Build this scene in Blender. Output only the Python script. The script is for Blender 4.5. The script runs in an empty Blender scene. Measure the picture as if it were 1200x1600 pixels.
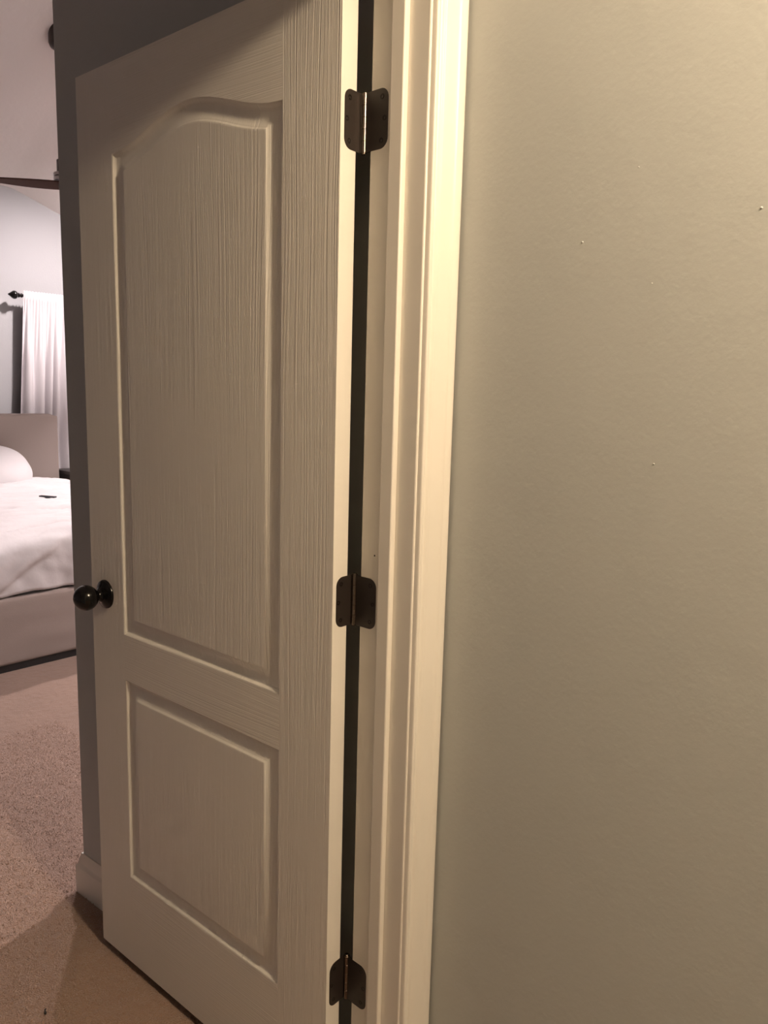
import bpy, bmesh, math, random
from mathutils import Vector, Matrix, noise

random.seed(4)
SC = bpy.context.scene
COL = SC.collection

# ------------------------------------------------------------------ camera
CAM = Vector((-0.9365, -0.7723, 1.3986))
YAW, PITCH, ROLL, FPX = 0.8405, 0.1544, 0.0267, 1200.0
fwd = Vector((math.sin(YAW) * math.cos(PITCH), math.cos(YAW) * math.cos(PITCH), -math.sin(PITCH)))
rgt = Vector((math.cos(YAW), -math.sin(YAW), 0))
upv = rgt.cross(fwd)
r2 = rgt * math.cos(ROLL) + upv * math.sin(ROLL)
u2 = -rgt * math.sin(ROLL) + upv * math.cos(ROLL)
cd = bpy.data.cameras.new('camera')
cd.sensor_fit = 'VERTICAL'
cd.sensor_height = 36.0
cd.lens = FPX / 1600.0 * 36.0
cd.clip_start = 0.02
cam = bpy.data.objects.new('camera', cd)
COL.objects.link(cam)
M = Matrix((r2, u2, -fwd)).transposed().to_4x4()
M.translation = CAM
cam.matrix_world = M
SC.camera = cam

# ------------------------------------------------------------------ world, exposure, lamp settings
w = bpy.data.worlds.new('night')
SC.world = w
w.use_nodes = True
w.node_tree.nodes['Background'].inputs[0].default_value = (0.01, 0.011, 0.014, 1)
w.node_tree.nodes['Background'].inputs[1].default_value = 0.2
SC.view_settings.view_transform = 'Standard'
SC.view_settings.look = 'None'
SC.view_settings.gamma = 1.0
SC.view_settings.use_curve_mapping = False
SC.view_settings.exposure = 0.0
HALL_LIGHT = dict(loc=(-0.25, -1.25, 2.335), radius=0.085, color=(1.0, 0.765, 0.505), strength=375)
BED_LIGHT = dict(loc=(2.05, 4.03, 3.20), radius=0.06, color=(1.0, 0.87, 0.86), strength=2500)
DOOR_SIDE_LIGHT = dict(loc=(2.40, 1.75, 2.74), radius=0.06, color=(1.0, 0.85, 0.82), strength=1900)

# ------------------------------------------------------------------ helpers
ORG = {}


def origin_of(parent):
    return ORG.get(parent.name, Vector((0, 0, 0))) if parent else None


def obj(name, verts, faces, mats, parent=None, smooth=None, bevel=0, seg=2, midx=None, solid=0, subsurf=0):
    """verts in world space; the object origin is the parent's, or the base of the mesh"""
    vs = [Vector(v) for v in verts]
    if parent is None:
        lo = [min(v[i] for v in vs) for i in range(3)]
        hi = [max(v[i] for v in vs) for i in range(3)]
        o0 = Vector(((lo[0] + hi[0]) / 2, (lo[1] + hi[1]) / 2, lo[2]))
    else:
        o0 = origin_of(parent)
    me = bpy.data.meshes.new(name)
    me.from_pydata([tuple(v - o0) for v in vs], [], faces)
    if not isinstance(mats, (list, tuple)):
        mats = [mats]
    for m in mats:
        me.materials.append(m)
    if midx:
        for p, i in zip(me.polygons, midx):
            p.material_index = i
    bm = bmesh.new()
    bm.from_mesh(me)
    bmesh.ops.recalc_face_normals(bm, faces=bm.faces)
    bm.to_mesh(me)
    bm.free()
    if smooth is not None:
        me.polygons.foreach_set('use_smooth', [True] * len(me.polygons))
        if smooth < 179:
            me.set_sharp_from_angle(angle=math.radians(smooth))
    o = bpy.data.objects.new(name, me)
    COL.objects.link(o)
    if parent is None:
        o.location = o0
    else:
        o.parent = parent
    ORG[o.name] = o0
    if solid:
        md = o.modifiers.new('solid', 'SOLIDIFY')
        md.thickness = solid
        md.offset = 0
    if bevel:
        md = o.modifiers.new('bevel', 'BEVEL')
        md.width = bevel
        md.segments = seg
        md.limit_method = 'ANGLE'
        md.harden_normals = False
    if subsurf:
        md = o.modifiers.new('sub', 'SUBSURF')
        md.levels = md.render_levels = subsurf
    return o


def thing(name, loc, label=None, cat=None, group=None, kind=None):
    o = bpy.data.objects.new(name, None)
    o.empty_display_size = 0.1
    COL.objects.link(o)
    o.location = loc
    ORG[o.name] = Vector(loc)
    return tag(o, label, cat, group, kind)


def tag(o, label=None, cat=None, group=None, kind=None):
    if label:
        o['label'] = label
    if cat:
        o['category'] = cat
    if group:
        o['group'] = group
    if kind:
        o['kind'] = kind
    return o


def boxvf(x0, x1, y0, y1, z0, z1):
    v = [(x0, y0, z0), (x1, y0, z0), (x1, y1, z0), (x0, y1, z0), (x0, y0, z1), (x1, y0, z1), (x1, y1, z1), (x0, y1, z1)]
    f = [(0, 3, 2, 1), (4, 5, 6, 7), (0, 1, 5, 4), (1, 2, 6, 5), (2, 3, 7, 6), (3, 0, 4, 7)]
    return v, f


def box(name, b, mat, parent=None, bevel=0, seg=2):
    v, f = boxvf(*b)
    return obj(name, v, f, mat, parent, bevel=bevel, seg=seg, smooth=30 if bevel else None)


def merge(*vfs):
    V, F = [], []
    for v, f in vfs:
        n = len(V)
        V += list(v)
        F += [tuple(i + n for i in q) for q in f]
    return V, F


def prism(poly, z0, z1):
    n = len(poly)
    v = [(x, y, z0) for x, y in poly] + [(x, y, z1) for x, y in poly]
    f = [tuple(range(n))[::-1], tuple(range(n, 2 * n))]
    for i in range(n):
        j = (i + 1) % n
        f.append((i, j, n + j, n + i))
    return v, f


def lathe(prof, center, axis, seg=32, start=None):
    """prof: (distance along axis, radius)"""
    a = Vector(axis).normalized()
    t = Vector((0, 0, 1)) if abs(a.z) < 0.9 else Vector((1, 0, 0))
    e1 = a.cross(t).normalized()
    e2 = a.cross(e1)
    c = Vector(center)
    V, F = [], []
    for d, r in prof:
        for k in range(seg):
            th = 2 * math.pi * k / seg
            V.append(c + a * d + (e1 * math.cos(th) + e2 * math.sin(th)) * r)
    for i in range(len(prof) - 1):
        for k in range(seg):
            k2 = (k + 1) % seg
            F.append((i * seg + k, i * seg + k2, (i + 1) * seg + k2, (i + 1) * seg + k))
    F.append(tuple(range(seg))[::-1])
    n = (len(prof) - 1) * seg
    F.append(tuple(range(n, n + seg)))
    return V, F


# ------------------------------------------------------------------ materials
def nodes(name):
    m = bpy.data.materials.new(name)
    m.use_nodes = True
    nt = m.node_tree
    b = nt.nodes['Principled BSDF']
    return m, nt, b


def mat(name, col, rough=0.5, metal=0.0, bump=None, mottle=None, spec=0.5, sheen=0, emit=None):
    """bump: list of (scale xyz, detail, height m); mottle: (scale, amount)"""
    m, nt, b = nodes(name)
    b.inputs['Base Color'].default_value = (*col, 1)
    b.inputs['Roughness'].default_value = rough
    b.inputs['Metallic'].default_value = metal
    b.inputs['Specular IOR Level'].default_value = spec
    if sheen:
        b.inputs['Sheen Weight'].default_value = sheen
        b.inputs['Sheen Roughness'].default_value = 0.6
    if emit:
        b.inputs['Emission Color'].default_value = (*emit[0], 1)
        b.inputs['Emission Strength'].default_value = emit[1]
    N, L = nt.nodes.new, nt.links.new
    tc = N('ShaderNodeTexCoord')
    prev = None
    for scale, detail, h in (bump or []):
        mp = N('ShaderNodeMapping')
        mp.inputs['Scale'].default_value = scale
        L(tc.outputs['Object'], mp.inputs['Vector'])
        tx = N('ShaderNodeTexNoise')
        tx.inputs['Scale'].default_value = 1
        tx.inputs['Detail'].default_value = detail
        L(mp.outputs[0], tx.inputs['Vector'])
        bp = N('ShaderNodeBump')
        bp.inputs['Distance'].default_value = h
        bp.inputs['Strength'].default_value = 1
        L(tx.outputs['Fac'], bp.inputs['Height'])
        if prev:
            L(prev.outputs[0], bp.inputs['Normal'])
        prev = bp
    if prev:
        L(prev.outputs[0], b.inputs['Normal'])
    if mottle:
        tx = N('ShaderNodeTexNoise')
        tx.inputs['Scale'].default_value = mottle[0]
        tx.inputs['Detail'].default_value = 5
        L(tc.outputs['Object'], tx.inputs['Vector'])
        mx = N('ShaderNodeMix')
        mx.data_type = 'RGBA'
        mx.inputs['A'].default_value = (*[c * (1 - mottle[1]) for c in col], 1)
        mx.inputs['B'].default_value = (*[min(1, c * (1 + mottle[1])) for c in col], 1)
        L(tx.outputs['Fac'], mx.inputs['Factor'])
        L(mx.outputs['Result'], b.inputs['Base Color'])
    return m


def grain_mat(name, col, vertical=True, h=0.00052):
    """moulded door skin: white paint over embossed wood grain"""
    m, nt, b = nodes(name)
    b.inputs['Base Color'].default_value = (*col, 1)
    b.inputs['Roughness'].default_value = 0.42
    N, L = nt.nodes.new, nt.links.new
    tc = N('ShaderNodeTexCoord')
    sep = N('ShaderNodeSeparateXYZ')
    L(tc.outputs['Object'], sep.inputs[0])
    across, along = ('Y', 'Z') if vertical else ('Z', 'Y')
    # slow drift of the grain lines
    cv = N('ShaderNodeCombineXYZ')
    ma = N('ShaderNodeMath'); ma.operation = 'MULTIPLY'; ma.inputs[1].default_value = 7.0
    ml = N('ShaderNodeMath'); ml.operation = 'MULTIPLY'; ml.inputs[1].default_value = 1.3
    L(sep.outputs[across], ma.inputs[0]); L(sep.outputs[along], ml.inputs[0])
    L(ma.outputs[0], cv.inputs[0]); L(ml.outputs[0], cv.inputs[1])
    n1 = N('ShaderNodeTexNoise'); n1.inputs['Scale'].default_value = 1; n1.inputs['Detail'].default_value = 1
    L(cv.outputs[0], n1.inputs['Vector'])
    mad = N('ShaderNodeMath'); mad.operation = 'MULTIPLY_ADD'; mad.inputs[1].default_value = 0.035
    L(n1.outputs['Fac'], mad.inputs[0]); L(sep.outputs[across], mad.inputs[2])
    sc1 = N('ShaderNodeMath'); sc1.operation = 'MULTIPLY'; sc1.inputs[1].default_value = 380.0
    L(mad.outputs[0], sc1.inputs[0])
    sc2 = N('ShaderNodeMath'); sc2.operation = 'MULTIPLY'; sc2.inputs[1].default_value = 1.6
    L(sep.outputs[along], sc2.inputs[0])
    cv2 = N('ShaderNodeCombineXYZ')
    L(sc1.outputs[0], cv2.inputs[0]); L(sc2.outputs[0], cv2.inputs[1])
    n2 = N('ShaderNodeTexNoise'); n2.inputs['Scale'].default_value = 1; n2.inputs['Detail'].default_value = 1.2
    L(cv2.outputs[0], n2.inputs['Vector'])
    rp = N('ShaderNodeMapRange')
    rp.inputs['From Min'].default_value = 0.25; rp.inputs['From Max'].default_value = 0.75
    L(n2.outputs['Fac'], rp.inputs['Value'])
    bp = N('ShaderNodeBump'); bp.inputs['Distance'].default_value = h; bp.inputs['Strength'].default_value = 1
    L(rp.outputs[0], bp.inputs['Height'])
    L(bp.outputs[0], b.inputs['Normal'])
    return m


WHITE = (0.80, 0.775, 0.72)
m_door = grain_mat('door_paint_grain', WHITE, True)
m_doorh = grain_mat('door_paint_cross_grain', WHITE, False, 0.0003)
m_doors = mat('door_paint_smooth', WHITE, 0.42, bump=[((60, 60, 60), 3, 0.0001)])
m_trim = mat('trim_paint', (0.80, 0.77, 0.71), 0.38, bump=[((40, 40, 6), 3, 0.00012)])
m_wall = mat('grey_green_wall_paint', (0.49, 0.51, 0.505), 0.55,
             bump=[((120, 120, 120), 4, 0.00036), ((22, 22, 22), 3, 0.0007)])
m_wallb = mat('grey_bedroom_wall_paint', (0.34, 0.34, 0.347), 0.6, bump=[((80, 80, 80), 4, 0.0006)])
m_ceil = mat('ceiling_paint', (0.80, 0.76, 0.73), 0.8, bump=[((30, 30, 30), 4, 0.001)])
m_carpet = mat('brown_carpet', (0.31, 0.20, 0.148), 0.95, bump=[((260, 260, 260), 3, 0.006), ((30, 30, 30), 3, 0.006)],
               mottle=(5, 0.16), spec=0.1, sheen=0.3)
m_pile = mat('brown_carpet_pile', (0.34, 0.22, 0.163), 0.95, mottle=(90, 0.30), spec=0.1, sheen=0.3)
m_bronze = mat('oil_rubbed_bronze', (0.042, 0.033, 0.029), 0.40, 0.4, bump=[((30, 30, 300), 3, 0.0001)])
m_screw = mat('bronze_screw', (0.02, 0.016, 0.014), 0.3, 0.6)
m_pin = mat('pale_bronze_barrel', (0.20, 0.165, 0.14), 0.25, 1.0)  # paler, smoother bronze than the hinge leaves
m_black = mat('black_knob', (0.005, 0.0045, 0.0045), 0.16, 0.0, spec=0.4)
m_linen = mat('taupe_upholstery', (0.32, 0.265, 0.24), 0.9, bump=[((420, 420, 420), 2, 0.0006)], spec=0.2, sheen=0.2)
m_dark = mat('black_gap_block', (0.012, 0.011, 0.011), 0.6)
m_sheet = mat('white_cotton', (0.60, 0.575, 0.585), 0.85, bump=[((25, 25, 25), 4, 0.002)], spec=0.2, sheen=0.2)
m_curt = mat('white_curtain_cloth', (0.62, 0.59, 0.605), 0.85, bump=[((120, 120, 8), 3, 0.0008)], spec=0.2)
m_ns = mat('dark_nightstand_wood', (0.025, 0.02, 0.018), 0.45, bump=[((8, 120, 120), 3, 0.0003)])
m_phone = mat('dark_phone_glass', (0.02, 0.02, 0.025), 0.25)
m_fan = mat('dark_bronze_fan', (0.05, 0.04, 0.036), 0.35, 0.7)
m_nick = mat('brushed_nickel', (0.45, 0.43, 0.43), 0.28, 1.0)
m_blade = mat('walnut_blade', (0.06, 0.028, 0.02), 0.75, spec=0.15, bump=[((3, 120, 120), 3, 0.0003)])
m_hole = mat('dark_hole', (0.02, 0.017, 0.014), 0.8)
m_mattress = mat('mattress_ticking', (0.75, 0.73, 0.72), 0.85)

# ------------------------------------------------------------------ dimensions
FL = -0.012                      # carpet surface
DB = 0.012                       # door bottom
DW, DH, DT = 0.7763, 2.032, 0.0359
HX, HY, PHI = -0.0493, 0.1339, -0.0425
JD = 0.117                       # jamb depth = wall thickness
XL = -0.792                      # latch-side jamb face
ZH = DB + DH + 0.004             # head jamb underside
HALL_Z = 2.44
WX0, WX1 = 0.060, -0.012         # wall behind the door, hinge end and far end
WY1 = 1.150
CEIL_S = 0.534
YFAR, ZPLATE = 5.35, 2.832
YR = 3.2
ZR = ZPLATE + CEIL_S * (YFAR - YR)

# ------------------------------------------------------------------ structure
o = box('floor', (-3.0, 3.6, -4.1, 5.6, FL - 0.1, FL), m_carpet)
tag(o, 'brown cut pile carpet running from hall to bedroom', 'carpet', kind='structure')

# cut pile tufts on the near part of the carpet: uncountable, one object
import numpy as np
rng = np.random.default_rng(3)
NTU = 75000
tx = rng.uniform(-0.80, 0.45, NTU)
ty = rng.uniform(0.15, 2.30, NTU)
lean = rng.normal(0, 0.0035, (NTU, 2))
hgt = rng.uniform(0.004, 0.0095, NTU)
wid = rng.uniform(0.0018, 0.0034, NTU)
ang = rng.uniform(0, math.pi, NTU)
co = np.zeros((NTU, 4, 3))
for q in range(3):
    co[:, q, 0] = tx + wid * np.cos(ang + q * 2.0944)
    co[:, q, 1] = ty + wid * np.sin(ang + q * 2.0944)
    co[:, q, 2] = -0.002
co[:, 3, 0] = tx + lean[:, 0]
co[:, 3, 1] = ty + lean[:, 1]
co[:, 3, 2] = hgt - 0.003
tri = np.array([[0, 1, 3], [1, 2, 3], [2, 0, 3]])
idx = (np.arange(NTU)[:, None, None] * 4 + tri[None]).reshape(-1)
pm = bpy.data.meshes.new('carpet_pile')
pm.vertices.add(NTU * 4)
pm.vertices.foreach_set('co', (co.reshape(-1, 3) + np.array([0, 0, FL - o.location.z]) - np.array([o.location.x, o.location.y, 0])).reshape(-1))
pm.loops.add(len(idx))
pm.loops.foreach_set('vertex_index', idx)
pm.polygons.add(NTU * 3)
pm.polygons.foreach_set('loop_start', np.arange(0, NTU * 9, 3))
pm.update(calc_edges=True)
pm.materials.append(m_pile)
po = bpy.data.objects.new('carpet_pile', pm)
COL.objects.link(po)
po.parent = o
po['kind'] = 'stuff'

# hall end wall with the door opening (one wall: left piece, header, right piece)
RO = 0.021
HWX = 0.075                      # face of the hall side wall right of the casing
HX0 = -3.0
v, f = merge(boxvf(-3.0, XL - RO, 0, JD, FL, 2.6), boxvf(XL - RO, RO, 0, JD, ZH + RO, 2.6), boxvf(RO, 0.5, 0, JD, FL, 2.6))
tag(obj('wall_front', v, f, m_wall), 'grey green end wall around the door frame', 'wall', kind='structure')
wall_r = tag(box('wall_right', (HWX, HWX + 0.12, -4.0, 0.0, FL, 2.6), m_wall), 'grey green painted wall right of the white door casing', 'wall', kind='structure')
for k, (y, z, r) in enumerate([(-0.225, 1.613, 0.0017), (-0.352, 1.313, 0.0015), (-0.458, 1.628, 0.0020), (-0.33, 1.55, 0.0010), (-0.30, 1.70, 0.0009)]):
    vv, ff = lathe([(-0.001, r), (0.0006, r * 0.8), (0.0014, r * 0.2)], (HWX, y, z), (-1, 0, 0), 10)
    obj('paint_nib', vv, ff, m_wall, wall_r, smooth=60)

# wall block behind the open door, its corner sticking into the bedroom
poly = [(WX0, JD), (WX1, WY1), (3.6, WY1), (3.6, JD)]
v, f = prism(poly, FL, 3.05)
tag(obj('wall_behind_door', v, f, m_wall, bevel=0.004, smooth=30), 'shadowed grey wall behind the open door with outside corner', 'wall', kind='structure')
tag(box('wall_far', (-3.0, 3.6, YFAR, YFAR + 0.1, FL, 4.2), m_wallb), 'grey bedroom wall behind the headboard and curtain', 'wall', kind='structure')
tag(box('wall_left', (-3.1, -3.0, JD, YFAR, FL, 4.2), m_wallb), 'grey bedroom side wall out of view on the left', 'wall', kind='structure')
tag(box('wall_side', (3.6, 3.7, JD, YFAR, FL, 4.2), m_wallb), 'grey bedroom side wall hidden behind the wall corner', 'wall', kind='structure')
tag(box('wall_back', (HX0, HWX, -4.1, -4.0, FL, 2.6), m_wall), 'grey hall wall behind the camera', 'wall', kind='structure')
tag(box('wall_hall_left', (HX0 - 0.1, HX0, -4.0, 0.0, FL, 2.6), m_wall), 'grey hall wall left of the camera', 'wall', kind='structure')
tag(box('ceiling_hall', (HX0, HWX, -4.0, 0.0, HALL_Z, HALL_Z + 0.1), m_ceil), 'white hall ceiling', 'ceiling', kind='structure')

# vaulted bedroom ceiling: rises from the far wall to a ridge, hipped towards the right
V, F = [], []
xs = [-3.0, 1.50, 1.56, 1.60, 1.64, 1.68, 1.74, 1.82, 2.1, 2.4, 3.6]
ys = [YFAR, 4.5, 3.6, YR, 2.0, 1.0, JD]


def ceil_z(x, y):
    z = ZPLATE + CEIL_S * (YFAR - y) if y >= YR else ZR - 0.48 * (YR - y)
    d = x - 1.644
    s = 0.04
    k = 0.5 * (d + math.sqrt(d * d + s * s)) - 0.012
    return z - 0.357 * max(0, k)


for x in xs:
    for y in ys:
        V.append((x, y, ceil_z(x, y)))
ny = len(ys)
for i in range(len(xs) - 1):
    for j in range(ny - 1):
        F.append((i * ny + j, (i + 1) * ny + j, (i + 1) * ny + j + 1, i * ny + j + 1))
nb = len(V)
V2 = V + [(a, b, c + 0.08) for a, b, c in V]
F2 = F + [tuple(i + nb for i in q) for q in F]
tag(obj('ceiling', V2, F2, m_ceil, smooth=40), 'pale vaulted bedroom ceiling', 'ceiling', kind='structure')

# ---- baseboards
BBH = 0.118


def baseboard(name, path, label):
    """path: list of (x, y) along the wall face, board on the right-hand side"""
    prof = [(0.0, 0.0), (0.015, 0.0), (0.015, 0.078), (0.0135, 0.082), (0.010, 0.086), (0.0085, 0.094), (0.0075, 0.102), (0.0045, 0.112), (0.003, BBH), (0.0, BBH)]
    n = len(path)
    offs = []
    for i in range(n):
        d0 = (Vector(path[i]) - Vector(path[i - 1])).normalized() if i else None
        d1 = (Vector(path[i + 1]) - Vector(path[i])).normalized() if i < n - 1 else None
        a = d0 or d1
        b = d1 or d0
        na, nbv = Vector((a.y, -a.x)), Vector((b.y, -b.x))
        m = (na + nbv).normalized()
        offs.append(m / max(0.3, m.dot(na)))
    V, F = [], []
    for p, of in zip(path, offs):
        for d, z in prof:
            q = Vector(p) + of * d
            V.append((q.x, q.y, FL + z))
    k = len(prof)
    for i in range(n - 1):
        for j in range(k):
            j2 = (j + 1) % k
            F.append((i * k + j, (i + 1) * k + j, (i + 1) * k + j2, i * k + j2))
    F.append(tuple(range(k)))
    F.append(tuple(range((n - 1) * k, n * k))[::-1])
    return tag(obj(name, V, F, m_trim, smooth=35), label, 'baseboard', kind='structure')


nwx = WX0 + (WX1 - WX0) * (0.30 - JD) / (WY1 - JD)
baseboard('baseboard_behind_door', [(3.5, WY1), (WX1, WY1), (nwx, 0.30)], 'short white baseboard wrapping the wall corner behind the door')
baseboard('baseboard_far', [(-2.9, YFAR), (3.5, YFAR)], 'white baseboard along the far bedroom wall')
baseboard('baseboard_right', [(HWX, -3.9), (HWX, -0.03)][::-1], 'white baseboard along the hall wall right of the casing')

# ---- door frame: jambs, stops, casings
frame = thing('trim_1', (0.0, 0.05, FL), 'white painted door frame with stop and moulded casing', 'door frame', kind='structure')
S1, S2 = 0.0678, 0.0406
box('jamb', (0.0, 0.0195, 0.0, JD, FL, ZH), m_trim, frame, bevel=0.0028, seg=3)
box('jamb', (XL - 0.0195, XL, 0.0, JD, FL, ZH), m_trim, frame, bevel=0.0028, seg=3)
box('head_jamb', (XL - 0.0195, 0.0195, 0.0, JD, ZH, ZH + 0.0195), m_trim, frame, bevel=0.0028, seg=3)
box('door_stop', (-0.011, 0.001, S2, S1, FL, ZH), m_trim, frame, bevel=0.0025, seg=3)
box('door_stop', (XL - 0.001, XL + 0.011, S2, S1, FL, ZH), m_trim, frame, bevel=0.0025, seg=3)
box('door_stop', (XL + 0.0105, -0.0105, S2, S1, ZH - 0.011, ZH + 0.001), m_trim, frame, bevel=0.0025, seg=3)
CAS = [(0.0, 0.0), (0.0, 0.0075), (0.0008, 0.0092), (0.0022, 0.0102), (0.0050, 0.0104), (0.0066, 0.0096), (0.0078, 0.0078), (0.0095, 0.0066),
       (0.0120, 0.0064), (0.0140, 0.0074), (0.0156, 0.0092), (0.0172, 0.0104), (0.0200, 0.0108), (0.0205, 0.0112), (0.0300, 0.0122), (0.0400, 0.0140),
       (0.0485, 0.0158), (0.0490, 0.0163), (0.0560, 0.0172), (0.0620, 0.0174), (0.0648, 0.0166), (0.0664, 0.0146), (0.0670, 0.0115), (0.0670, 0.0)]
REV = 0.0032


def casing(y_face, sgn):
    xl, xr, zt = XL - REV, REV, ZH + REV
    k = len(CAS)
    path = [lambda o: (xl - o, FL), lambda o: (xl - o, zt + o), lambda o: (xr + o, zt + o), lambda o: (xr + o, FL)]
    for a, nm in ((0, 'side_casing'), (1, 'head_casing'), (2, 'side_casing')):
        V, F = [], []
        for q in (a, a + 1):
            for o_, t in CAS:
                x, z = path[q](o_)
                V.append((x, y_face + sgn * t, z))
        for j in range(k):
            j2 = (j + 1) % k
            F.append((j, j2, k + j2, k + j))
        F += [tuple(range(k)), tuple(range(k, 2 * k))[::-1]]
        obj(nm, V, F, m_trim, frame, smooth=40)


casing(0.0, -1)
vv, ff = lathe([(0.0, 0.0016), (0.0004, 0.0012)], (0.0, 0.085, 1.126), (-1, 0, 0), 10)
obj('nail_hole', vv, ff, m_hole, frame)

# ------------------------------------------------------------------ the door
dd = Vector((math.sin(PHI), math.cos(PHI), 0))
nn = Vector((math.cos(PHI), -math.sin(PHI), 0))


def D(s, t, z):
    """s from the hinge edge along the door, t from the visible face into the door, z from door bottom"""
    return Vector((HX, HY, DB)) + dd * s + nn * t + Vector((0, 0, z))


door = thing('door_1', D(0, 0, 0), 'white two-panel arched moulded door standing open with black knob', 'door', kind='structure')
PX0, PX1 = 0.131, DW - 0.131
UZ0, UZ1, UARCH = 0.829, 1.857, 0.052
LZ0, LZ1 = 0.228, 0.722
NT = 40


def top_u(s, off):
    u = (s - PX0) / (PX1 - PX0)
    T = UZ1 + UARCH * (0.5 - 0.5 * math.cos(2 * math.pi * u))
    dT = UARCH * math.pi * math.sin(2 * math.pi * u) / (PX1 - PX0)
    return T - off * math.sqrt(1 + dT * dT)


def loop(off, upper):
    """closed loop of (s, z): bottom-left, bottom-right, then along the top from right to left"""
    a, b = PX0 + off, PX1 - off
    z0 = (UZ0 if upper else LZ0) + off
    L = [(a, z0), (b, z0)]
    for i in range(NT + 1):
        s = b + (a - b) * i / NT
        L.append((s, top_u(s, off) if upper else LZ1 - off))
    return L


PROF = [(0.0, 0.0), (0.0012, 0.0006), (0.0030, 0.0024), (0.0050, 0.0050), (0.0072, 0.0072), (0.0100, 0.0086), (0.0130, 0.0092), (0.0190, 0.0092),
        (0.0235, 0.0086), (0.0280, 0.0074), (0.0320, 0.0058), (0.0345, 0.0045), (0.0362, 0.0038), (0.0372, 0.0034), (0.0395, 0.0010), (0.0410, 0.0004), (0.0440, 0.0003)]


def panel(upper, t0, sg):
    V, F = [], []
    n = None
    for o_, dp in PROF:
        L = loop(o_, upper)
        n = len(L)
        V += [D(s, t0 + sg * dp, z) for s, z in L]
    for i in range(len(PROF) - 1):
        for k in range(n):
            k2 = (k + 1) % n
            F.append((i * n + k, i * n + k2, (i + 1) * n + k2, (i + 1) * n + k))
    F.append(tuple((len(PROF) - 1) * n + k for k in range(n)))
    return V, F


def skin(t):
    """flat stile-and-rail face with the two panel openings; material 0 upright grain, 1 cross grain"""
    V, F, MI = [], [], []

    def quad(pts, mi):
        n = len(V)
        V.extend(D(s, t, z) for s, z in pts)
        F.append(tuple(range(n, n + len(pts))))
        MI.append(mi)
    quad([(0, 0), (PX0, 0), (PX0, DH), (0, DH)], 0)
    quad([(PX1, 0), (DW, 0), (DW, DH), (PX1, DH)], 0)
    quad([(PX0, 0), (PX1, 0), (PX1, LZ0), (PX0, LZ0)], 1)
    quad([(PX0, LZ1), (PX1, LZ1), (PX1, UZ0), (PX0, UZ0)], 1)
    L = loop(0.0, True)[2:]
    for i in range(NT):
        (a, za), (b, zb) = L[i], L[i + 1]
        quad([(b, zb), (a, za), (a, DH), (b, DH)], 1)
    return V, F, MI


for nm, t0, sg in (('front_skin', 0.0, 1), ('back_skin', DT, -1)):
    V, F, MI = skin(t0)
    sk = obj(nm, V, F, [m_door, m_doorh], door, midx=MI)
    sk['label'] = 'white embossed face with stiles and rails'
    for up, pn in ((True, 'upper_panel'), (False, 'lower_panel')):
        v, f = panel(up, t0, sg)
        pb = obj(pn, v, f, m_door, sk, smooth=38)
        if sg > 0:
            pb['label'] = 'tall raised panel with arched top' if up else 'short rectangular raised panel'
# edges
V = [D(s, t, z) for z in (0, DH) for s, t in ((0, 0), (DW, 0), (DW, DT), (0, DT))]
obj('edge_band', V, [(0, 1, 2, 3), (4, 5, 6, 7), (1, 2, 6, 5), (3, 0, 4, 7)], m_doors, door)

# knob
kc = D(0.717, 0, 0.910)
kn = -nn
prof = [(0.0, 0.0335), (0.002, 0.0335), (0.0045, 0.0325), (0.006, 0.0305), (0.0068, 0.0285), (0.0085, 0.0265), (0.011, 0.0215), (0.0135, 0.0165), (0.016, 0.0140)]
v, f = lathe(prof, kc, kn, 40)
rose = obj('knob_rose', v, f, m_black, door, smooth=50)
prof = [(0.014, 0.0150), (0.016, 0.0155), (0.0175, 0.0140), (0.021, 0.0120), (0.0225, 0.0120), (0.0235, 0.0130)]
cx, R_ = 0.0490, 0.0290
pk = prof[:6]
for k in range(17):
    a = math.radians(152 - 150 * k / 16.0)
    pk.append((cx + R_ * 0.93 * math.cos(a), R_ * math.sin(a)))
v, f = lathe(pk, kc, kn, 40)
obj('knob', v, f, m_black, door, smooth=50)

# hinges
PIV = Vector((0.0012, 0.1318))
BR = 0.0056


def rr_leaf(a0, a1, zc, hh, r, place, thick):
    """leaf outline: rounded at the a1 end, straight at the a0 end (barrel side)"""
    pts = [(a0, zc - hh), (a1 - r, zc - hh)]
    for k in range(1, 9):
        th = math.radians(-90 + 90 * k / 8)
        pts.append((a1 - r + r * math.cos(th), zc - hh + r + r * math.sin(th)))
    for k in range(0, 9):
        th = math.radians(90 * k / 8)
        pts.append((a1 - r + r * math.cos(th), zc + hh - r + r * math.sin(th)))
    pts.append((a0, zc + hh))
    n = len(pts)
    V = [place(a, 0.0004, z) for a, z in pts] + [place(a, -thick, z) for a, z in pts]
    F = [tuple(range(n)), tuple(range(n, 2 * n))[::-1]]
    for i in range(n):
        j = (i + 1) % n
        F.append((i, j, n + j, n + i))
    return V, F


def on_door(a, out, z):       # a: distance from back corner towards the visible face; out: towards the hall
    q = D(0, DT, 0) - nn * a - dd * out
    return Vector((q.x, q.y, z))


def on_jamb(a, out, z):       # a: distance from the jamb's bedroom edge towards the hall; out: towards the opening
    return Vector((-out, JD - a, z))


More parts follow.
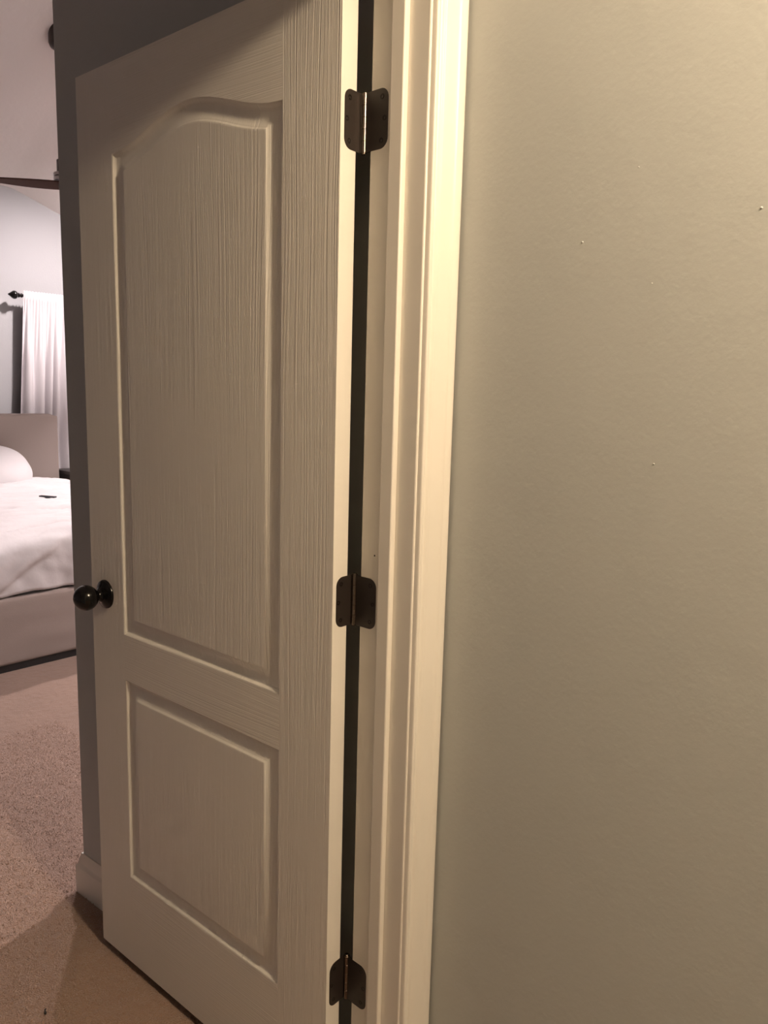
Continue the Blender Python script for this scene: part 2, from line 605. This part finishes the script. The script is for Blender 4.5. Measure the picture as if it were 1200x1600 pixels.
for zc in (1.8195, 1.0401, 0.305):
    hh = 0.0445
    v, f = rr_leaf(-0.012, 0.0275, zc, hh, 0.0155, on_door, 0.0022)
    hg = obj('hinge', v, f, m_bronze, door, smooth=30)
    hg['label'] = 'dark bronze hinge with rounded leaves'
    v, f = rr_leaf(-0.012, 0.0375, zc, hh, 0.0155, on_jamb, 0.0022)
    obj('jamb_leaf', v, f, m_bronze, hg, smooth=30)
    L5 = 2 * hh / 5
    for k in range(5):
        z0 = zc - hh + k * L5 + 0.0001
        v, f = lathe([(0, BR - 0.0003), (0.0003, BR), (L5 - 0.0005, BR), (L5 - 0.0002, BR - 0.0003)], (PIV.x, PIV.y, z0), (0, 0, 1), 20)
        obj('knuckle', v, f, m_pin, hg, smooth=40)
    v, f = lathe([(0, 0.003), (0.0012, 0.0042), (2 * hh + 0.0035, 0.0042), (2 * hh + 0.0047, 0.003)], (PIV.x, PIV.y, zc - hh - 0.0024), (0, 0, 1), 20)
    obj('hinge_pin', v, f, m_pin, hg, smooth=40)
    for plc, spots in ((on_door, ((0.0155, 0.032), (0.0215, 0.0), (0.0155, -0.032))), (on_jamb, ((0.024, 0.032), (0.030, 0.0), (0.024, -0.032)))):
        for a, dz in spots:
            c = plc(a, 0.0002, zc + dz)
            ax = plc(a, 1.0, zc + dz) - plc(a, 0.0, zc + dz)
            v, f = lathe([(-0.001, 0.0042), (0.0005, 0.0042), (0.0007, 0.0034), (0.0006, 0.0026), (0.0001, 0.0012)], c, ax, 16)
            obj('screw', v, f, m_screw, hg, smooth=40)


# ------------------------------------------------------------------ bed
bed = thing('bed', (1.0, 4.0, FL), 'taupe upholstered bed with tall headboard', 'bed')
BX0, BX1, BY0, BY1 = 0.20, 1.775, 2.99, 5.03


def soft_panel(name, b, parent, ripple=0.004, nu=40, nv=14, seed=0.0):
    """upholstered board: box with rounded edges whose long front face ripples a little"""
    x0, x1, y0, y1, z0, z1 = b
    V, F = [], []
    rows = []
    r = min(0.02, (y1 - y0) / 2.2)
    ring = []
    for (cy, cz, a0) in ((y0 + r, z0 + r, 180), (y0 + r, z1 - r, 90), (y1 - r, z1 - r, 0), (y1 - r, z0 + r, -90)):
        seq = []
        for k in range(5):
            a = math.radians(a0 + 90 * (1 - k / 4.0))
            seq.append((cy + r * math.cos(a), cz + r * math.sin(a)))
        ring.append(seq)
    prof = []
    # front face going up with subdivisions
    prof += ring[0]
    for k in range(1, nv):
        prof.append((y0, z0 + r + (z1 - z0 - 2 * r) * k / nv))
    prof += ring[1] + ring[2] + ring[3]
    k = len(prof)
    for i in range(nu + 1):
        u = i / nu
        x = x0 + (x1 - x0) * u
        ed = min(u, 1 - u) * (x1 - x0)
        sh = 0.0
        if ed < 0.02:
            sh = 0.02 - math.sqrt(max(0, 0.02 ** 2 - (0.02 - ed) ** 2))
        for (y, z) in prof:
            yy = y
            if y < y0 + 0.004:
                yy = y + ripple * (noise.noise((x * 3 + seed, z * 14, 0.3)) - 0.1)
            zz = min(z, z1 - sh * 0.9)
            V.append((x, yy, zz))
    for i in range(nu):
        for j in range(k):
            j2 = (j + 1) % k
            F.append((i * k + j, (i + 1) * k + j, (i + 1) * k + j2, i * k + j2))
    F += [tuple(range(k)), tuple(range(nu * k, nu * k + k))[::-1]]
    return obj(name, V, F, m_linen, parent, smooth=50)


soft_panel('footboard', (BX0, BX1, BY0, BY0 + 0.06, FL + 0.035, 0.362), bed, 0.006, 60, 14)
for xa, xb in ((BX0, BX0 + 0.06), (BX1 - 0.06, BX1)):
    box('side_rail', (xa, xb, BY0 + 0.061, BY1, FL + 0.035, 0.362), m_linen, bed, bevel=0.015, seg=3)
soft_panel('headboard', (BX0, BX1, BY1, BY1 + 0.10, FL + 0.035, 1.172), bed, 0.003, 30, 20, 4.0)
box('gap_block', (BX0 + 0.03, BX1 - 0.03, BY0 + 0.012, BY1 + 0.07, FL, FL + 0.036), m_dark, bed)  # black block filling the gap between bed frame and carpet
box('mattress', (BX0 + 0.065, BX1 - 0.065, BY0 + 0.065, BY1 - 0.01, 0.20, 0.585), m_mattress, bed, bevel=0.05, seg=4)


def fold(t, edge, r):
    """unrolled distance t past the edge -> (position, drop)"""
    if t <= edge:
        return t, 0.0
    a = (t - edge) / r
    if a < math.pi / 2:
        return edge + r * math.sin(a), r * (1 - math.cos(a))
    return edge + r, r + (t - edge - r * math.pi / 2)


def duvet():
    NU, NV = 110, 150
    V, F = [], []
    xc = (BX0 + BX1) / 2
    hw = (BX1 - BX0) / 2 - 0.055
    Lx = hw + 0.33
    y_head = 4.98
    y_edge = 3.075
    Ly = (y_head - y_edge) + 0.335
    for j in range(NV + 1):
        tv = Ly * j / NV
        yl, dv = fold(tv, y_head - y_edge, 0.085)
        for i in range(NU + 1):
            tu = -Lx + 2 * Lx * i / NU
            sx = 1 if tu >= 0 else -1
            xl, du = fold(abs(tu), hw, 0.07)
            drop = max(du, dv) if du * dv > 0 else du + dv
            x, y = xc + sx * xl, y_head - yl
            p = Vector((x, y, 0))
            # broad softness and wrinkles that run mostly across the bed
            n1 = noise.noise((x * 1.7, y * 2.6, 1.0))
            wr = noise.noise((x * 2.2 + 0.6 * n1, y * 11 + 1.5 * noise.noise((x * 2, y * 2, 5.0)), 2.0))
            n3 = noise.noise((x * 9 + 2 * n1, y * 8, drop * 9 + 3.0))
            top = 0.668 + 0.018 * n1 + 0.028 * (1 - abs(wr) * 2) + 0.006 * n3
            top += 0.045 * math.exp(-((y - 4.75) / 0.35) ** 2)                 # folded thicker at the head
            top -= 0.05 * max(0.0, (x - 1.30)) / 0.4
            top -= 0.03 * max(0, (3.6 - y)) / 0.6
            fr = min(1.0, drop / 0.12)
            z = top - drop
            cr = noise.noise((x * 6, drop * 7 + 0.8 * x, 7.0)) + 0.5 * noise.noise((x * 15, drop * 16, 9.0))
            bul = 0.018 * fr * cr
            if dv > 0 and du == 0:
                # loose fold running down towards the left
                c = drop - (0.30 - 0.62 * (x - 0.42))
                bul += 0.045 * (1 / (1 + math.exp(max(-5, min(5, c * 110)))) - 0.5) * fr
                y -= max(-0.02, bul + 0.014 * fr)
            elif du > 0:
                x += sx * bul
            z = max(z, 0.356 + 0.012 * noise.noise((x * 5, y * 3, 2.2)) if drop > 0.1 else -1)
            V.append((x, y, z))
    n = NU + 1
    for j in range(NV):
        for i in range(NU):
            F.append((j * n + i, j * n + i + 1, (j + 1) * n + i + 1, (j + 1) * n + i))
    return obj('duvet', V, F, m_sheet, None, smooth=180, solid=0.012)


duv = duvet()
tag(duv, 'rumpled white duvet draped over the foot of the bed', 'duvet')


def pillow(loc, hx, hy, hz, rot):
    V, F = [], []
    N = 28
    for side in (1, -1):
        for j in range(N + 1):
            for i in range(N + 1):
                u, v_ = -1 + 2 * i / N, -1 + 2 * j / N
                k = max(0, (1 - abs(u) ** 2.2) * (1 - abs(v_) ** 2.6)) ** 0.5
                pin = 1 - 0.06 * (1 - abs(u)) * abs(v_) ** 3
                z = side * hz * k * (1 + 0.08 * noise.noise((u * 2.5, v_ * 2.5, side)))
                q = Vector((u * math.sqrt(1 - v_ * v_ * 0.36) * hx, v_ * math.sqrt(1 - u * u * 0.42) * hy * pin, z))
                q = Matrix.Rotation(rot, 3, 'X') @ q
                V.append(Vector(loc) + q)
    n = N + 1
    for s in range(2):
        b0 = s * n * n
        for j in range(N):
            for i in range(N):
                F.append((b0 + j * n + i, b0 + j * n + i + 1, b0 + (j + 1) * n + i + 1, b0 + (j + 1) * n + i))
    o = obj('pillow', V, F, m_sheet, None, smooth=180)
    return o


tag(pillow((1.06, 4.80, 0.805), 0.40, 0.24, 0.11, math.radians(38)), 'white pillow leaning on the taupe headboard', 'pillow')

# phone on the duvet
pd = (Vector((1.236, 3.93, 0)) - Vector((1.182, 4.042, 0))).normalized()
pw = Vector((-pd.y, pd.x, 0))
pc = Vector((1.209, 3.986, 0.0))
pc.z = max((duv.matrix_basis @ v.co).z for v in duv.data.vertices if abs((duv.location + v.co).x - pc.x) < 0.045 and abs((duv.location + v.co).y - pc.y) < 0.06) + 0.006
V = []
for z in (0, 0.009):
    for a, b in ((-1, -1), (1, -1), (1, 1), (-1, 1)):
        V.append(pc + pd * a * 0.058 + pw * b * 0.013 + Vector((0, 0, z)))
tag(obj('phone', V, [(0, 3, 2, 1), (4, 5, 6, 7), (0, 1, 5, 4), (1, 2, 6, 5), (2, 3, 7, 6), (3, 0, 4, 7)], m_phone, None, bevel=0.003, smooth=30),
    'thin dark phone lying flat on the white duvet', 'phone')

# nightstand
ns = thing('nightstand', (2.05, 5.0, FL), 'dark nightstand beside the headboard under the curtain', 'nightstand')
box('top', (1.80, 2.30, 4.80, 5.17, 0.712, 0.737), m_ns, ns, bevel=0.003)
box('body', (1.815, 2.285, 4.82, 5.165, 0.14, 0.712), m_ns, ns, bevel=0.002)
for k in range(2):
    dr = box('drawer', (1.83, 2.27, 4.805, 4.82, 0.16 + 0.275 * k, 0.42 + 0.275 * k), m_ns, ns, bevel=0.003)
    v, f = lathe([(0, 0.006), (0.012, 0.006), (0.016, 0.012), (0.024, 0.011)], (2.05, 4.805, 0.29 + 0.275 * k), (0, -1, 0), 16)
    obj('knob', v, f, m_nick, dr, smooth=50)
for x in (1.83, 2.23):
    for y in (4.83, 5.12):
        box('leg', (x, x + 0.04, y, y + 0.04, FL, 0.14), m_ns, ns, bevel=0.002)

# ------------------------------------------------------------------ curtain and rod
RY, RZ = 5.25, 2.046
rod = thing('curtain_rod', (2.1, RY, RZ), 'black curtain rod with pointed bulb finial on the far wall', 'curtain rod')
v, f = lathe([(0, 0.011), (1.55, 0.011)], (1.62, RY, RZ), (1, 0, 0), 20)
obj('rod', v, f, m_black, rod, smooth=40)
fp = [(0.0, 0.0115), (0.006, 0.016), (0.012, 0.017), (0.016, 0.012), (0.022, 0.011), (0.026, 0.017), (0.031, 0.018), (0.035, 0.014), (0.040, 0.018),
      (0.048, 0.027), (0.058, 0.031), (0.068, 0.030), (0.078, 0.024), (0.088, 0.016), (0.096, 0.010), (0.102, 0.008), (0.108, 0.002)]
for x, ax in ((1.652, (-1, 0, 0)), (3.15, (1, 0, 0))):
    v, f = lathe(fp, (x, RY, RZ), ax, 24)
    obj('finial', v, f, m_black, rod, smooth=60)
for x in (2.0, 2.95):
    v, f = merge(boxvf(x - 0.008, x + 0.008, RY, YFAR, RZ - 0.020, RZ - 0.011), boxvf(x - 0.012, x + 0.012, YFAR - 0.006, YFAR, RZ - 0.06, RZ + 0.03))
    obj('bracket', v, f, m_black, rod)


def curtain():
    NU, NV = 260, 70
    V, F = [], []
    z_top, z_bot = RZ + 0.034, FL + 0.02
    for j in range(NV + 1):
        v_ = j / NV
        z = z_top + (z_bot - z_top) * (v_ ** 1.4)
        d = z_top - z
        for i in range(NU + 1):
            u = i / NU
            flare = 0.085 * min(1, d / 1.2)
            x = 1.655 - flare + u * (0.95 + flare)
            ph = u * 26 + 0.9 * noise.noise((u * 7, 0.3, d * 0.5))
            fine = math.sin(2 * math.pi * u * 44 + 3 * noise.noise((u * 12, 0, 3.0)))
            big = math.sin(2 * math.pi * (ph * 0.5)) + 0.35 * math.sin(2 * math.pi * ph * 0.23 + 1)
            k = min(1, max(0, d - 0.05) / 0.5)
            amp = 0.010 * (1 - k) * fine + 0.026 * k * big
            if d < 0.055:       # rod pocket and header
                amp = 0.004 * fine
                y = RY - 0.0155 + amp
            else:
                y = RY - 0.012 + amp - 0.004 * k
            V.append((x + 0.006 * k * math.cos(2 * math.pi * ph * 0.5), y, z + 0.004 * fine * (1 if d < 0.03 else 0)))
    n = NU + 1
    for j in range(NV):
        for i in range(NU):
            F.append((j * n + i, j * n + i + 1, (j + 1) * n + i + 1, (j + 1) * n + i))
    return obj('curtain', V, F, m_curt, None, smooth=180, solid=0.002)


tag(curtain(), 'gathered white curtain hanging from the black rod', 'curtain')

# ------------------------------------------------------------------ ceiling fan with light
FX, FY = 1.487, 4.10
fan = thing('ceiling_fan', (FX, FY, 2.45), 'dark ceiling fan with walnut blades half hidden by the wall corner', 'ceiling fan')
zc = ceil_z(FX, FY)
v, f = lathe([(0, 0.035), (0.015, 0.06), (0.035, 0.092), (0.055, 0.10), (0.20, 0.10)], (FX, FY, zc - 0.115), (0, 0, 1), 36)
obj('canopy', v, f, m_fan, fan, smooth=40)
v, f = lathe([(0, 0.013), (zc - 0.10 - 2.77, 0.013)], (FX, FY, 2.77), (0, 0, 1), 16)
obj('downrod', v, f, m_fan, fan, smooth=40)
v, f = lathe([(0, 0.080), (0.075, 0.080), (0.09, 0.06), (0.10, 0.03), (0.12, 0.02)], (FX, FY, 2.690), (0, 0, 1), 36)
obj('motor_housing', v, f, m_fan, fan, smooth=40)
for k in range(2):
    v, f = lathe([(0, 0.092), (0.003, 0.100), (0.021, 0.100), (0.024, 0.092)], (FX, FY, 2.640 + 0.026 * k), (0, 0, 1), 36)
    obj('ring', v, f, m_nick, fan, smooth=40)
v, f = lathe([(0, 0.02), (0.004, 0.045), (0.015, 0.062), (0.035, 0.072), (0.065, 0.075)], (FX, FY, 2.575), (0, 0, 1), 36)
obj('hub', v, f, m_fan, fan, smooth=40)
for k in range(3):
    a0 = math.radians(143 + 120 * k)
    V, F = [], []
    nl, nw = 24, 6
    for side in (0, 1):
        for i in range(nl + 1):
            u = i / nl
            r = 0.06 + 0.60 * u
            half = (0.055 + 0.025 * math.sin(math.pi * min(1, u * 1.1))) * (1 - 0.25 * u) * (1 if u < 0.93 else math.sqrt(max(0.02, 1 - ((u - 0.93) / 0.07) ** 2)))
            pitch = math.radians(11 - 21 * u)
            for j in range(nw + 1):
                w_ = (-1 + 2 * j / nw) * half
                lx, ly = r, w_ * math.cos(pitch) + 0.03 * math.sin(u * 2.6)
                lz = w_ * math.sin(pitch) + 0.012 * u - 0.010 * math.sin(math.pi * u) + (0.004 if side else -0.004)
                V.append((FX + lx * math.cos(a0) - ly * math.sin(a0), FY + lx * math.sin(a0) + ly * math.cos(a0), 2.622 + lz))
    n, m_ = nw + 1, (nl + 1) * (nw + 1)
    for s in (0, 1):
        for i in range(nl):
            for j in range(nw):
                F.append((s * m_ + i * n + j, s * m_ + i * n + j + 1, s * m_ + (i + 1) * n + j + 1, s * m_ + (i + 1) * n + j))
    for i in range(nl):
        for j in (0, nw):
            F.append((i * n + j, (i + 1) * n + j, m_ + (i + 1) * n + j, m_ + i * n + j))
    for i in (0, nl):
        for j in range(nw):
            F.append((i * n + j, i * n + j + 1, m_ + i * n + j + 1, m_ + i * n + j))
    obj('blade', V, F, m_blade, fan, smooth=35)

# ------------------------------------------------------------------ ceiling lamps (outside the view)
def ceiling_lamp(cfg, zceil, label, plate, rim=None):
    x, y, z = cfg['loc']
    r = cfg['radius']
    t = thing('ceiling_lamp', (x, y, z), label, 'ceiling lamp')
    if rim:          # opaque drum shade open below, added to keep light off the ceiling
        zt = z + r * 1.1
        v, f = lathe([(0, 0.05), (zceil - zt + 0.03, 0.05)], (x, y, zt), (0, 0, 1), 24)
        v2, f2 = lathe([(rim - r * 1.1, plate), (0.0, plate), (0.004, plate - 0.004), (0.004, plate - 0.005)], (x, y, zt), (0, 0, 1), 40)
        f2 = f2[:-2] + [f2[-1]]
        sh = obj('added_drum_shade', v2, f2, m_nick, t, smooth=40)
    else:  # wide plate, sized to shield the hall ceiling from the globe
        v, f = lathe([(0, plate), (0.008, plate), (0.014, plate * 0.9), (0.03, plate * 0.5), (0.04, 0.05), (zceil - z - r * 0.75 + 0.03, 0.05)], (x, y, z + r * 0.75), (0, 0, 1), 32)
    obj('base_plate', v, f, m_nick, t, smooth=40)
    v, f = lathe([(-r * math.cos(math.pi * (0.02 + 0.90 * k / 12)), r * math.sin(math.pi * (0.02 + 0.90 * k / 12))) for k in range(13)], (x, y, z), (0, 0, 1), 24)
    m = mat('lit_lamp_globe', (0.9, 0.88, 0.85), 0.5, emit=(cfg['color'], cfg['strength']))
    obj('globe', v, f, m, t, smooth=180)


ceiling_lamp(HALL_LIGHT, HALL_Z, 'small round hall ceiling lamp in front of the door', 0.16)
ceiling_lamp(DOOR_SIDE_LIGHT, ceil_z(2.40, 1.75), 'small round bedroom ceiling lamp near the door wall', 0.16, -0.085)
ceiling_lamp(BED_LIGHT, ceil_z(2.05, 4.03), 'small round bedroom ceiling lamp beside the fan', 0.16, -0.085)

# crumb of dark lint on the carpet
V, F = merge(lathe([(0, 0.0015), (0.002, 0.003), (0.007, 0.0025), (0.010, 0.001)], (-0.281, 0.800, FL + 0.003), (0.3, 1, 0.1), 8),
             lathe([(0, 0.001), (0.002, 0.002), (0.005, 0.001)], (-0.278, 0.812, FL + 0.003), (1, 0.5, 0), 8))
tag(obj('lint_speck', V, F, m_hole, None, smooth=60), 'tiny dark speck of lint on the brown carpet', 'lint')
